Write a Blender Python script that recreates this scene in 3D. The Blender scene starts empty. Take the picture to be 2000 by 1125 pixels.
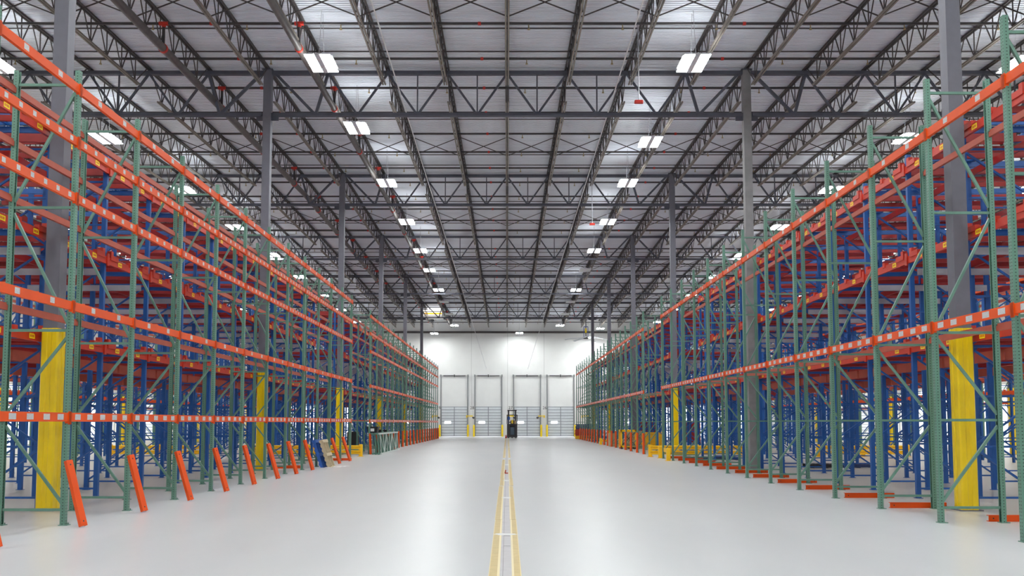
import bpy, math, random
from mathutils import Vector, Matrix, Euler
random.seed(7)
sc = bpy.context.scene
C = sc.collection

# ------------------------------------------------------------------ camera, world, exposure
CAM_H = 1.73
F_PX = 1734.0
TH = 0.07
cam_d = bpy.data.cameras.new('camera')
cam = bpy.data.objects.new('camera', cam_d)
C.objects.link(cam)
cam.location = (0, 0, CAM_H)
cam.rotation_euler = (math.pi / 2 + TH, 0, 0)
cam_d.sensor_width = 36.0
cam_d.sensor_fit = 'HORIZONTAL'
cam_d.lens = 36.0 * F_PX / 2000.0
cam_d.shift_x = (1000 - 990.5) / 2000.0
cam_d.shift_y = 140.92 / 2000.0
cam_d.clip_end = 500
sc.camera = cam

w = bpy.data.worlds.new('daylight')
sc.world = w
w.use_nodes = True
w.node_tree.nodes['Background'].inputs[0].default_value = (0.93, 0.97, 1.0, 1)
w.node_tree.nodes['Background'].inputs[1].default_value = 5.0

sc.view_settings.view_transform = 'Standard'
sc.view_settings.look = 'None'
sc.view_settings.gamma = 1
sc.view_settings.use_curve_mapping = False
sc.view_settings.exposure = 0.0
LAMP_STRENGTH = 106.0
try:
    sc.cycles.use_denoising = True
    sc.cycles.max_bounces = 9
    sc.cycles.diffuse_bounces = 7
    sc.cycles.glossy_bounces = 3
    sc.cycles.transmission_bounces = 2
    sc.cycles.sample_clamp_indirect = 6.0
    sc.cycles.use_light_tree = True
except Exception:
    pass

# ------------------------------------------------------------------ helpers
def srgb(r, g, b):
    def f(c):
        c /= 255.0
        return c / 12.92 if c <= 0.04045 else ((c + 0.055) / 1.055) ** 2.4
    return (f(r), f(g), f(b), 1)

def mat(name, col, rough=0.5, metal=0.0, noise=0.0, nscale=4.0, spec=0.5, emit=None, estr=0.0):
    m = bpy.data.materials.new(name)
    m.use_nodes = True
    nt = m.node_tree
    p = nt.nodes['Principled BSDF']
    p.inputs['Base Color'].default_value = col
    p.inputs['Roughness'].default_value = rough
    p.inputs['Metallic'].default_value = metal
    p.inputs['Specular IOR Level'].default_value = spec
    if noise > 0:
        tc = nt.nodes.new('ShaderNodeTexCoord')
        n = nt.nodes.new('ShaderNodeTexNoise')
        n.inputs['Scale'].default_value = nscale
        n.inputs['Detail'].default_value = 5
        mr = nt.nodes.new('ShaderNodeMapRange')
        mr.inputs[1].default_value = 0.3; mr.inputs[2].default_value = 0.7
        mr.inputs[3].default_value = 1 - noise; mr.inputs[4].default_value = 1 + noise
        vm = nt.nodes.new('ShaderNodeVectorMath'); vm.operation = 'SCALE'
        vm.inputs[0].default_value = col[:3]
        nt.links.new(tc.outputs['Object'], n.inputs['Vector'])
        nt.links.new(n.outputs['Fac'], mr.inputs[0])
        nt.links.new(mr.outputs[0], vm.inputs['Scale'])
        nt.links.new(vm.outputs[0], p.inputs['Base Color'])
    if emit:
        p.inputs['Emission Color'].default_value = emit
        p.inputs['Emission Strength'].default_value = estr
    return m

def math_node(nt, op, a, b=None, c=None):
    n = nt.nodes.new('ShaderNodeMath'); n.operation = op
    for i, v in enumerate((a, b, c)):
        if v is None: continue
        if isinstance(v, (int, float)): n.inputs[i].default_value = v
        else: nt.links.new(v, n.inputs[i])
    return n.outputs[0]

class MB:
    """collects solids into one mesh"""
    def __init__(self):
        self.v = []; self.f = []; self.m = []; self.sm = []
    def add(self, vs, fs, mi=0, smooth=False):
        o = len(self.v)
        self.v += [tuple(p) for p in vs]
        for f in fs:
            self.f.append([i + o for i in f]); self.m.append(mi); self.sm.append(smooth)
    def box(self, x0, x1, y0, y1, z0, z1, mi=0):
        if x0 > x1: x0, x1 = x1, x0
        if y0 > y1: y0, y1 = y1, y0
        if z0 > z1: z0, z1 = z1, z0
        vs = [(x0,y0,z0),(x1,y0,z0),(x1,y1,z0),(x0,y1,z0),(x0,y0,z1),(x1,y0,z1),(x1,y1,z1),(x0,y1,z1)]
        self.add(vs, [(0,3,2,1),(4,5,6,7),(0,1,5,4),(1,2,6,5),(2,3,7,6),(3,0,4,7)], mi)
    def bev(self, x0, x1, y0, y1, z0, z1, b=0.01, mi=0):
        """box with chamfered vertical and top edges"""
        if x0 > x1: x0, x1 = x1, x0
        if y0 > y1: y0, y1 = y1, y0
        def ring(d, z):
            a = b + d
            return [(x0+a,y0+d,z),(x1-a,y0+d,z),(x1-d,y0+a,z),(x1-d,y1-a,z),(x1-a,y1-d,z),(x0+a,y1-d,z),(x0+d,y1-a,z),(x0+d,y0+a,z)]
        rs = [ring(0, z0), ring(0, z1 - b), ring(b*0.7, z1)]
        vs = [p for r in rs for p in r]
        fs = [tuple(reversed(range(8)))]
        for k in range(2):
            for i in range(8):
                j = (i+1) % 8
                fs.append((k*8+i, k*8+j, k*8+8+j, k*8+8+i))
        fs.append(tuple(range(16, 24)))
        self.add(vs, fs, mi)
    def bar(self, p, q, wx, wy=None, mi=0, up=None):
        """rectangular bar from p to q"""
        wy = wy or wx
        p = Vector(p); q = Vector(q); d = (q - p)
        if d.length < 1e-6: return
        d.normalize()
        u = Vector(up) if up else (Vector((0,0,1)) if abs(d.z) < 0.95 else Vector((0,1,0)))
        s = d.cross(u).normalized(); t = s.cross(d).normalized()
        vs = []
        for c in (p, q):
            for a, b in ((-1,-1),(1,-1),(1,1),(-1,1)):
                vs.append(c + s*(a*wx/2) + t*(b*wy/2))
        self.add(vs, [(0,1,2,3),(7,6,5,4),(0,4,5,1),(1,5,6,2),(2,6,7,3),(3,7,4,0)], mi)
    def tube(self, pts, r, n=8, mi=0, cap=True):
        pts = [Vector(p) for p in pts]
        rings = []
        for i, p in enumerate(pts):
            a = pts[max(i-1,0)]; b = pts[min(i+1,len(pts)-1)]
            d = (b-a).normalized()
            u = Vector((0,0,1)) if abs(d.z) < 0.95 else Vector((0,1,0))
            s = d.cross(u).normalized(); t = s.cross(d).normalized()
            rr = r[i] if isinstance(r, (list,tuple)) else r
            rings.append([p + s*math.cos(2*math.pi*k/n)*rr + t*math.sin(2*math.pi*k/n)*rr for k in range(n)])
        vs = [q for rg in rings for q in rg]
        fs = []
        for i in range(len(pts)-1):
            for k in range(n):
                j = (k+1) % n
                fs.append((i*n+k, i*n+j, (i+1)*n+j, (i+1)*n+k))
        self.add(vs, fs, mi, True)
        if cap:
            self.add(rings[0], [tuple(range(n))], mi); self.add(rings[-1], [tuple(reversed(range(n)))], mi)
    def prism(self, prof, fn, a, b, mi=0):
        """closed 2D profile swept between parameters a and b, fn(u,v,t)->xyz"""
        n = len(prof)
        vs = [fn(u, v, a) for u, v in prof] + [fn(u, v, b) for u, v in prof]
        fs = [(i, (i+1)%n, n+(i+1)%n, n+i) for i in range(n)]
        fs += [tuple(reversed(range(n))), tuple(range(n, 2*n))]
        self.add(vs, fs, mi)
    def quad(self, a, b, c, d, mi=0):
        self.add([a,b,c,d], [(0,1,2,3)], mi)
    def build(self, name, mats, parent=None, loc=None):
        me = bpy.data.meshes.new(name)
        me.from_pydata(self.v, [], self.f)
        if not isinstance(mats, (list, tuple)): mats = [mats]
        for m in mats: me.materials.append(m)
        for p, mi, s in zip(me.polygons, self.m, self.sm):
            p.material_index = mi; p.use_smooth = s
        me.update()
        o = bpy.data.objects.new(name, me)
        C.objects.link(o)
        if parent: o.parent = parent
        if loc: o.location = loc
        return o

def tag(o, label=None, cat=None, group=None, kind=None):
    if label: o['label'] = label
    if cat: o['category'] = cat
    if group: o['group'] = group
    if kind: o['kind'] = kind
    return o

def thing(name, loc, label, cat, group=None, rz=0.0):
    o = bpy.data.objects.new(name, None)
    o.empty_display_size = 0.2
    C.objects.link(o)
    o.location = loc; o.rotation_euler = (0, 0, rz)
    return tag(o, label, cat, group)

KIDS = {}
def kids(o):
    return list(o.children)

def copy_thing(src, loc, label, group=None, rot=None):
    r = src.copy(); C.objects.link(r)
    r.location = loc
    if rot is not None: r.rotation_euler = rot
    r['label'] = label
    if group: r['group'] = group
    def rec(a, b):
        for ch in KIDS[a.name]:
            c = ch.copy(); C.objects.link(c); c.parent = b
            if ch.name in KIDS: rec(ch, c)
    rec(src, r)
    return r

def freeze(src):
    """remember a prototype's parts, so copies are quick"""
    k = kids(src)
    if k: KIDS[src.name] = k
    for c in k: freeze(c)

ORD = ['first','second','third','fourth','fifth','sixth','seventh','eighth','ninth','tenth','eleventh','twelfth','thirteenth',
       'fourteenth','fifteenth','sixteenth','seventeenth','eighteenth','nineteenth','twentieth','twenty-first','twenty-second',
       'twenty-third','twenty-fourth','twenty-fifth','twenty-sixth','twenty-seventh','twenty-eighth','twenty-ninth','thirtieth']

# ------------------------------------------------------------------ materials
def post_material(name, col):
    m = mat(name, col, 0.38, 0.0)
    nt = m.node_tree; p = nt.nodes['Principled BSDF']
    tc = nt.nodes.new('ShaderNodeTexCoord')
    sp = nt.nodes.new('ShaderNodeSeparateXYZ'); nt.links.new(tc.outputs['Object'], sp.inputs[0])
    sn = nt.nodes.new('ShaderNodeSeparateXYZ'); nt.links.new(tc.outputs['Normal'], sn.inputs[0])
    fr = math_node(nt, 'FRACT', math_node(nt, 'DIVIDE', sp.outputs['Z'], 0.0508))
    dz = math_node(nt, 'MULTIPLY', math_node(nt, 'SUBTRACT', fr, 0.5), 0.0508)
    dz2 = math_node(nt, 'MULTIPLY', dz, dz)
    dy = math_node(nt, 'SUBTRACT', math_node(nt, 'ABSOLUTE', sp.outputs['Y']), 0.021)
    r1 = math_node(nt, 'LESS_THAN', math_node(nt, 'ADD', dz2, math_node(nt, 'MULTIPLY', dy, dy)), 0.009**2)
    dx = math_node(nt, 'SUBTRACT', math_node(nt, 'ABSOLUTE', sp.outputs['X']), 0.004)
    r2 = math_node(nt, 'LESS_THAN', math_node(nt, 'ADD', dz2, math_node(nt, 'MULTIPLY', dx, dx)), 0.0066**2)
    fx = math_node(nt, 'GREATER_THAN', math_node(nt, 'ABSOLUTE', sn.outputs['X']), 0.7)
    fy = math_node(nt, 'GREATER_THAN', math_node(nt, 'ABSOLUTE', sn.outputs['Y']), 0.7)
    hole = math_node(nt, 'MAXIMUM', math_node(nt, 'MULTIPLY', r1, fx), math_node(nt, 'MULTIPLY', r2, fy))
    no = nt.nodes.new('ShaderNodeTexNoise'); no.inputs['Scale'].default_value = 3.0
    nt.links.new(tc.outputs['Object'], no.inputs['Vector'])
    mr = nt.nodes.new('ShaderNodeMapRange')
    mr.inputs[3].default_value = 0.88; mr.inputs[4].default_value = 1.12
    nt.links.new(no.outputs['Fac'], mr.inputs[0])
    vm = nt.nodes.new('ShaderNodeVectorMath'); vm.operation = 'SCALE'
    vm.inputs[0].default_value = col[:3]; nt.links.new(mr.outputs[0], vm.inputs['Scale'])
    mx = nt.nodes.new('ShaderNodeMix'); mx.data_type = 'RGBA'
    nt.links.new(hole, mx.inputs[0]); nt.links.new(vm.outputs[0], mx.inputs[6])
    mx.inputs[7].default_value = (0.01, 0.015, 0.012, 1)
    nt.links.new(mx.outputs[2], p.inputs['Base Color'])
    return m

def label_material():
    m = mat('barcode_label', srgb(235,235,235), 0.5)
    nt = m.node_tree; p = nt.nodes['Principled BSDF']
    tc = nt.nodes.new('ShaderNodeTexCoord')
    br = nt.nodes.new('ShaderNodeTexWave'); br.wave_type = 'BANDS'; br.bands_direction = 'Y'
    br.inputs['Scale'].default_value = 22.0; br.inputs['Distortion'].default_value = 6.0
    br.inputs['Detail Scale'].default_value = 20.0
    nt.links.new(tc.outputs['Object'], br.inputs['Vector'])
    cr = nt.nodes.new('ShaderNodeValToRGB')
    cr.color_ramp.elements[0].position = 0.25; cr.color_ramp.elements[0].color = srgb(110,110,118)
    cr.color_ramp.elements[1].position = 0.5; cr.color_ramp.elements[1].color = srgb(240,240,240)
    nt.links.new(br.outputs['Fac'], cr.inputs[0]); nt.links.new(cr.outputs[0], p.inputs['Base Color'])
    return m

def floor_material():
    m = mat('sealed_concrete', srgb(200,200,200), 0.3)
    nt = m.node_tree; p = nt.nodes['Principled BSDF']
    tc = nt.nodes.new('ShaderNodeTexCoord')
    mp = nt.nodes.new('ShaderNodeMapping'); mp.inputs['Scale'].default_value = (1.0, 0.35, 1.0)
    nt.links.new(tc.outputs['Object'], mp.inputs[0])
    n1 = nt.nodes.new('ShaderNodeTexNoise'); n1.inputs['Scale'].default_value = 0.35; n1.inputs['Detail'].default_value = 4
    n1.inputs['Roughness'].default_value = 0.6
    nt.links.new(mp.outputs[0], n1.inputs['Vector'])
    cr = nt.nodes.new('ShaderNodeValToRGB')
    cr.color_ramp.elements[0].position = 0.32; cr.color_ramp.elements[0].color = srgb(206,207,209)
    cr.color_ramp.elements[1].position = 0.68; cr.color_ramp.elements[1].color = srgb(214,214,215)
    nt.links.new(n1.outputs['Fac'], cr.inputs[0])
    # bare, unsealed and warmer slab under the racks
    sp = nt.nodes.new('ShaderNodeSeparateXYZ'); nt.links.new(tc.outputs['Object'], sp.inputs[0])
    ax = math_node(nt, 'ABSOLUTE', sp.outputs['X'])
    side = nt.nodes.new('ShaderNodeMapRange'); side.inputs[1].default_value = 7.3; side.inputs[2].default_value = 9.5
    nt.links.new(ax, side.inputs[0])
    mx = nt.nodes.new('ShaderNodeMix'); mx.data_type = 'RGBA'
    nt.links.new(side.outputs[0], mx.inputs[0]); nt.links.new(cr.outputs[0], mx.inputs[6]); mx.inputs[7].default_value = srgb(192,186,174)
    # saw-cut joints
    def joint(o, pitch, off, wd):
        a = math_node(nt, 'FRACT', math_node(nt, 'ADD', math_node(nt, 'DIVIDE', o, pitch), off))
        d = math_node(nt, 'ABSOLUTE', math_node(nt, 'SUBTRACT', a, 0.5))
        return math_node(nt, 'LESS_THAN', d, wd / pitch)
    j = joint(sp.outputs['Y'], 4.57, 0.2, 0.006)
    n2 = nt.nodes.new('ShaderNodeTexNoise'); n2.inputs['Scale'].default_value = 3.5; n2.inputs['Detail'].default_value = 6
    nt.links.new(mp.outputs[0], n2.inputs['Vector'])
    mr = nt.nodes.new('ShaderNodeMapRange'); mr.inputs[3].default_value = 0.985; mr.inputs[4].default_value = 1.015
    nt.links.new(n2.outputs['Fac'], mr.inputs[0])
    dk = math_node(nt, 'SUBTRACT', mr.outputs[0], math_node(nt, 'MULTIPLY', j, 0.07))
    vm = nt.nodes.new('ShaderNodeVectorMath'); vm.operation = 'SCALE'
    nt.links.new(mx.outputs[2], vm.inputs[0]); nt.links.new(dk, vm.inputs['Scale'])
    nt.links.new(vm.outputs[0], p.inputs['Base Color'])
    rr = nt.nodes.new('ShaderNodeMapRange'); rr.inputs[3].default_value = 0.29; rr.inputs[4].default_value = 0.33
    nt.links.new(n1.outputs['Fac'], rr.inputs[0]); nt.links.new(rr.outputs[0], p.inputs['Roughness'])
    p.inputs['Specular IOR Level'].default_value = 0.45
    return m

M = {
 'green': post_material('green_perforated_steel', srgb(94,134,118)),
 'green_plain': mat('green_painted_steel', srgb(98,136,122), 0.4, noise=0.08),
 'pale_green': mat('pale_green_steel', srgb(206,216,210), 0.4, noise=0.1),
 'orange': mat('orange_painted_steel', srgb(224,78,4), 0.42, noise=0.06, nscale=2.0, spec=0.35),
 'orange_in': mat('dull_orange_steel', srgb(168,74,54), 0.5, noise=0.10, nscale=3.0),  # duller, browner orange than the front beams
 'red': mat('red_painted_steel', srgb(152,24,20), 0.45, noise=0.10),
 'redorange': mat('red_orange_painted_steel', srgb(190,46,24), 0.45, noise=0.08),
 'blue': mat('blue_painted_steel', srgb(24,84,156), 0.4, noise=0.08),
 'galv': mat('galvanised_steel', srgb(176,176,184), 0.45, 0.3, noise=0.08),
 'yellow': mat('yellow_plastic_wrap', srgb(240,205,14), 0.28, noise=0.03),
 'safety': mat('yellow_painted_rail', srgb(250,196,14), 0.38, noise=0.05),
 'column': mat('grey_column_paint', srgb(108,107,117), 0.6, noise=0.05, nscale=6),
 'concrete_grey': mat('scuffed_grey_column_paint', srgb(130,128,130), 0.7, noise=0.12, nscale=3),
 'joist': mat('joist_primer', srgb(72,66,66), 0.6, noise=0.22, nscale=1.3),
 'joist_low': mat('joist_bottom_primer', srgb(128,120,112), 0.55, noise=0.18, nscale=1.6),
 'girder': mat('girder_primer', srgb(84,86,98), 0.6, noise=0.12),
 'pipe': mat('black_steel_pipe', srgb(62,58,60), 0.45, noise=0.2),
 'main_pipe': mat('main_steel_pipe', srgb(86,80,78), 0.5, noise=0.2),
 'redfit': mat('red_pipe_coupling', srgb(200,48,34), 0.5),
 'brass': mat('brass_fitting', srgb(170,150,110), 0.35, 0.6),
 'deck': mat('roof_deck', srgb(234,238,246), 0.34, 0.0, noise=0.05, nscale=0.8, spec=0.8),
 'wall': mat('white_painted_panel_wall', srgb(232,232,231), 0.75, noise=0.02, nscale=1.0),
 'seam': mat('wall_joint_sealant', srgb(170,170,170), 0.8),
 'door': mat('dock_door_panel', srgb(222,226,230), 0.45, noise=0.03),
 'rib': mat('dock_door_rib', srgb(150,154,160), 0.4, 0.1),
 'track': mat('door_track_steel', srgb(150,152,154), 0.4, 0.5),
 'dark': mat('dark_steel', srgb(52,50,54), 0.5, noise=0.1),
 'black': mat('black_plastic', srgb(34,34,38), 0.55),
 'housing': mat('lamp_housing', srgb(214,214,222), 0.4),
 'white': mat('white_paint', srgb(235,235,238), 0.5),
 'lamp': mat('lamp_diffuser', (1,1,1,1), 0.5, emit=(0.955,1.0,0.985,1), estr=LAMP_STRENGTH),
 'added_uplight': mat('added_uplight_glow', (1,1,1,1), 0.5, emit=(0.955,1.0,0.99,1), estr=LAMP_STRENGTH*0.2),  # weaker glow for the strips added to lift the deck brightness
 'lamp_off': mat('unlit_lamp_diffuser', srgb(216,222,220), 0.4),
 'vision': mat('door_window_daylight', (1,1,1,1), 0.3, emit=(1,0.99,0.96,1), estr=5.0),
 'skyglow': mat('skylight_diffuser', (1,1,1,1), 0.4, emit=(1,0.97,0.9,1), estr=2.4),
 'label': label_material(),
 'stick': mat('yellow_sticker', srgb(246,222,20), 0.5),
 'stickred': mat('red_sticker_print', srgb(200,60,30), 0.5),
 'tape': mat('tan_joint_tape', srgb(204,182,132), 0.6, noise=0.08, nscale=6),
 'tape_lt': mat('pale_joint_tape', srgb(236,222,184), 0.6),
 'slab': mat('joint_filler_concrete', srgb(196,192,194), 0.6, noise=0.06, nscale=5),
 'smudge': mat('white_dust', srgb(226,226,226), 0.8),
 'wood': mat('pallet_wood', srgb(196,180,150), 0.75, noise=0.12, nscale=9),
 'bluewood': mat('blue_painted_wood', srgb(44,92,170), 0.7, noise=0.18, nscale=8),
 'darkblue': mat('dark_blue_paint', srgb(48,66,110), 0.6, noise=0.15),
 'card': mat('brown_cardboard', srgb(186,160,124), 0.8, noise=0.06),
 'film': mat('white_plastic_film', srgb(240,240,242), 0.4),
 'truck': mat('dark_truck_body', srgb(58,56,62), 0.45, noise=0.08),
 'truck_panel': mat('slate_truck_panel', srgb(92,108,126), 0.5, noise=0.05),
 'rubber': mat('black_rubber', srgb(28,28,30), 0.8),
 'fan': mat('brushed_fan_blade', srgb(206,210,216), 0.35, 0.3),
 'fanblue': mat('blue_motor_mount', srgb(50,74,140), 0.45),
 'floor': floor_material(),
}

# ------------------------------------------------------------------ the building shell
GY = [17.7, 32.94, 48.18, 63.42, 78.66, 93.9]            # column and girder lines
ROOF = [(-14.0, 14.3), (17.7, 14.85), (32.94, 15.18), (48.18, 15.5), (63.42, 15.3), (78.66, 15.0), (93.9, 14.65), (109.2, 14.3)]
def roof_z(y):
    for (a, za), (b, zb) in zip(ROOF, ROOF[1:]):
        if y <= b: return za + (zb - za) * (y - a) / (b - a)
    return ROOF[-1][1]
HALF = 46.0
WALL_Y = 109.2

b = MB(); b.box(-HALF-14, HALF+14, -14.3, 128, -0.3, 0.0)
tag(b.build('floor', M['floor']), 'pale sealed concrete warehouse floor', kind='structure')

def ceiling():
    b = MB(); pts = []
    y = -14.0; P = 0.1524; k = 0
    while y < WALL_Y:
        z = roof_z(y)
        pts += [(y, z + 0.072), (y + 0.05, z + 0.072), (y + 0.062, z + 0.012), (y + 0.14, z + 0.012)]
        y += P
    pts.append((WALL_Y + 0.2, roof_z(WALL_Y) + 0.05))
    n = len(pts)
    vs = [(-HALF, p[0], p[1]) for p in pts] + [(HALF, p[0], p[1]) for p in pts]
    fs = [(i, i+1, n+i+1, n+i) for i in range(n-1)]
    b.add(vs, fs)
    top = [(-HALF, -14.0, 15.2), (HALF, -14.0, 15.2), (HALF, 48, 15.9), (-HALF, 48, 15.9), (HALF, WALL_Y+0.3, 15.2), (-HALF, WALL_Y+0.3, 15.2)]
    b.add(top, [(0,1,2,3),(3,2,4,5)])
    return b.build('ceiling', M['deck'])
tag(ceiling(), 'light grey corrugated steel roof deck', kind='structure')

DW, DH = 3.27, 3.68
door_x = []
for k in range(-5, 5):
    cx = 4.48 + 9.14 * k
    door_x += [cx - 2.12, cx + 2.12]
door_x.sort()
# the four centre doors follow the photograph
cent = [-6.49, -2.31, 2.44, 6.57]
door_x = [x for x in door_x if abs(x) > 9.0] + cent
door_x.sort()
open_doors = [x for x in door_x if 17.5 < abs(x) < 30]

b = MB()
xs = [-HALF]
for x in door_x: xs += [x - DW/2, x + DW/2]
xs.append(HALF)
for i in range(0, len(xs), 2): b.box(xs[i], xs[i+1], WALL_Y, WALL_Y+0.25, 0, DH)
b.box(-HALF, HALF, WALL_Y, WALL_Y+0.25, DH, 15.2)
for x in (-14.2, -4.4+0.0, 0.05+0.0, 4.55, 13.7, 22.8, -22.8):
    b.box(x-0.015, x+0.015, WALL_Y-0.004, WALL_Y, 0.0 if abs(x) in (0.05,) else DH+0.1, 14.3, 1)
tag(b.build('wall_back', [M['wall'], M['seam']]), 'white tilt-up panel wall behind the dock doors', kind='structure')
for nm, x0, x1 in (('wall_left', -HALF-0.3, -HALF), ('wall_right', HALF, HALF+0.3)):
    b = MB(); b.box(x0, x1, -14, 40.0, 0, 15.3); b.box(x0, x1, 40.0, WALL_Y+0.25, 5.2, 15.3)
    yy = 40.0
    while yy < 106:
        b.box(x0, x1, yy, yy+0.7, 0, 5.2); yy += 4.57
    b.box(x0, x1, yy, WALL_Y+0.25, 0, 5.2)
    tag(b.build(nm, M['wall']), 'white side wall with a row of dock openings to daylight', kind='structure')
b = MB(); b.box(-HALF, HALF, -14.3, -14.0, 0, 15.3)
tag(b.build('wall_front', M['wall']), 'plain white wall behind the viewpoint', kind='structure')
b = MB(); b.box(-HALF, HALF, WALL_Y-0.22, WALL_Y-0.003, 12.72, 12.95)
tag(b.build('trim_1', M['joist']), 'dark steel ledger across the back wall', kind='structure')

# dock doors
def make_door(n, x, is_open):
    r = thing('door_%d' % n, (x, WALL_Y, 0), None, None)
    tag(r, 'closed ribbed grey dock door' if not is_open else 'dock doorway open to daylight', kind='structure')
    w2 = DW/2 - 0.02
    if not is_open:
        b = MB(); b.box(-w2-0.02, w2+0.02, 0.0, 0.06, 0.015, DH)
        b.build('door_panel', M['door'], r)
        b = MB()
        for k in range(11):
            z = 0.05 + k * (DH-0.14) / 10
            b.box(-w2, w2, -0.03, 0.0, z, z+0.065)
        b.box(-0.045, 0.045, -0.035, -0.001, 0.05, DH-0.05)
        b.box(-w2, -w2+0.07, -0.035, -0.001, 0.05, DH-0.05); b.box(w2-0.07, w2, -0.035, -0.001, 0.05, DH-0.05)
        b.build('door_ribs', M['rib'], r)
        b = MB(); b.bev(-1.16, -0.42, -0.05, -0.036, 1.62, 1.86, 0.004)
        tag(b.build('window_pane', M['vision'], r), 'small glowing window pane')
    for s in (-1, 1):
        b = MB(); b.box(s*(w2+0.02), s*(w2+0.10), -0.12, -0.003, 0, 7.35)
        b.box(s*(w2-0.03), s*(w2+0.02), -0.12, -0.07, 0, 7.35)
        b.box(s*(w2-0.02), s*(w2+0.14), -0.2, -0.003, 7.3, 7.6)
        b.build('door_track', M['track'], r)
    b = MB(); b.tube([(-w2+0.25, -0.12, 7.45), (-0.1, -0.12, 7.45)], 0.06, 10)
    b.tube([(0.1, -0.12, 7.43), (w2-0.25, -0.12, 7.45)], 0.06, 10); b.box(-0.06, 0.06, -0.2, -0.003, 7.3, 7.6)
    b.tube([(-w2, -0.12, 7.45), (w2, -0.12, 7.45)], 0.022, 6)
    b.build('spring_shaft', M['dark'], r)
for i, x in enumerate(door_x): make_door(i+1, x, x in open_doors)

def text_mesh(name, s, size, m, loc, rot, label):
    cu = bpy.data.curves.new(name, 'FONT'); cu.body = s; cu.size = size; cu.extrude = 0.004
    cu.align_x = 'CENTER'; cu.align_y = 'CENTER'
    t = bpy.data.objects.new(name, cu); C.objects.link(t)
    dg = bpy.context.evaluated_depsgraph_get(); dg.update()
    me = bpy.data.meshes.new_from_object(t.evaluated_get(dg))
    bpy.data.objects.remove(t)
    me.materials.clear(); me.materials.append(m)
    o = bpy.data.objects.new(name, me); C.objects.link(o)
    o.location = loc; o.rotation_euler = rot
    return tag(o, label, 'number sign', 'dock door numbers')
for s, x, wh in (('29', -8.42, 'at the left, half hidden by the rack posts'), ('28', -4.30, 'between the two left doors'), ('27', 0.42, 'just above the reach truck'), ('26', 4.62, 'between the two right doors')):
    text_mesh('door_number', s, 0.52, M['dark'], (x, WALL_Y-0.006, 3.5), (math.pi/2, 0, 0), 'black painted dock number ' + wh)

# bollards and dock arms
bolp = None
bx = [(cent[0]-1.75,'leftmost'), (cent[0]+1.70,'second from the left'), (cent[1]-1.75,'third from the left'), (cent[1]+1.72,'fourth from the left'),
      (cent[2]-1.72,'hidden behind the lift truck'), (cent[2]+1.72,'third from the right'), (cent[3]-1.70,'second from the right'), (cent[3]+1.72,'rightmost')]
for x, wh in bx:
    lab = 'yellow bollard at the foot of the back wall, ' + wh
    b = None
    if bolp is None:
        b = MB(); b.tube([(0,0,0),(0,0,1.38),(0,0,1.44)], [0.12,0.12,0.07], 14)
        bolp = b.build('bollard', M['yellow']); bolp.location = (x, WALL_Y-0.45, 0)
        tag(bolp, lab, 'bollard', 'yellow bollards by the dock doors')
    else:
        o = bolp.copy(); C.objects.link(o); o.location = (x, WALL_Y-0.45, 0); o['label'] = lab
for x, wh, s in ((-4.95,'between the two left dock doors',1), (-9.2,'beside the end of the left rack',1), (0.05,'left of the lift truck',1), (4.55,'between the two right dock doors',-1), (9.2,'beside the end of the right rack',1), (11.0,'behind the far green posts on the right',-1)):
    t = thing('dock_light', (x, WALL_Y-0.002, 2.45), 'yellow folding dock light arm on the wall ' + wh, 'dock light', 'yellow dock light arms')
    b = MB(); b.box(-0.08, 0.08, -0.06, 0, -0.15, 0.15); b.build('wall_bracket', M['yellow'], t)
    b = MB(); b.bar((0,-0.08,0.08),(0.75*s,-0.35,0.08),0.08,0.1); b.bar((0,-0.08,-0.08),(0.75*s,-0.35,0.02),0.04); b.build('arm', M['yellow'], t)
    b = MB(); b.tube([(0.72*s,-0.36,-0.1),(0.9*s,-0.46,-0.18)],[0.09,0.13],10); b.build('lamp_head', M['dark'], t)

# ------------------------------------------------------------------ columns
def make_column(label, guard, m, zt):
    t = thing('steel_column', (0,0,0), label, 'column')
    b = MB(); b.box(-0.145, 0.145, -0.145, 0.145, 0.02, zt)
    b.box(-0.22, 0.22, -0.22, 0.22, 0.0, 0.02)
    b.build('shaft', m, t)
    b = MB(); b.box(-0.42, 0.42, -0.03, 0.03, zt-1.92, zt-1.62); b.box(-0.2, 0.2, -0.18, 0.18, zt, zt+0.04); b.build('bracket_plate', M['girder'], t)
    if guard:
        b = MB()
        o = 0.168
        n = 16
        for z0, z1 in ((0.02, 3.6),):
            # fluted wrap: corners proud, two shallow grooves per face
            prof = []
            for q in range(4):
                a = q * math.pi / 2
                for (u, v) in ((-0.14,-o),(-0.05,-o),(-0.038,-o+0.016),(0.038,-o+0.016),(0.05,-o),(0.14,-o),(o,-0.14)):
                    prof.append((u*math.cos(a)-v*math.sin(a), u*math.sin(a)+v*math.cos(a)))
            b.prism(prof, lambda u, v, tt: (u, v, tt), z0, z1)
        tag(b.build('guard_wrap', M['yellow'], t), 'yellow plastic guard wrap round the foot')
    return t
side_n = {-1: 'left', 1: 'right'}
for sx in (-1, 1):
    for x0, row in ((9.08, 'beside the centre aisle'), (27.4, 'of the outer row, seen through the racks')):
        for k, y in enumerate(GY):
            g = True; m = M['column']
            if sx == 1 and x0 < 10 and k in (1, 3): g = False; m = M['concrete_grey'] if k == 1 else M['column']
            lab = ''
            if x0 > 20:
                lab = 'grey column with yellow guard in the outer %s row, %s from the camera' % (side_n[sx], ORD[k])
            else:
                lab = ('grey column with yellow foot guard' if g else 'bare grey column without guard') + ', %s from camera along the %s of the aisle' % (ORD[k], side_n[sx])
            c = make_column(lab, g, m, roof_z(y) - 0.12)
            c.location = (sx * x0, y, 0)
            c['group'] = 'steel building columns'

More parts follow.
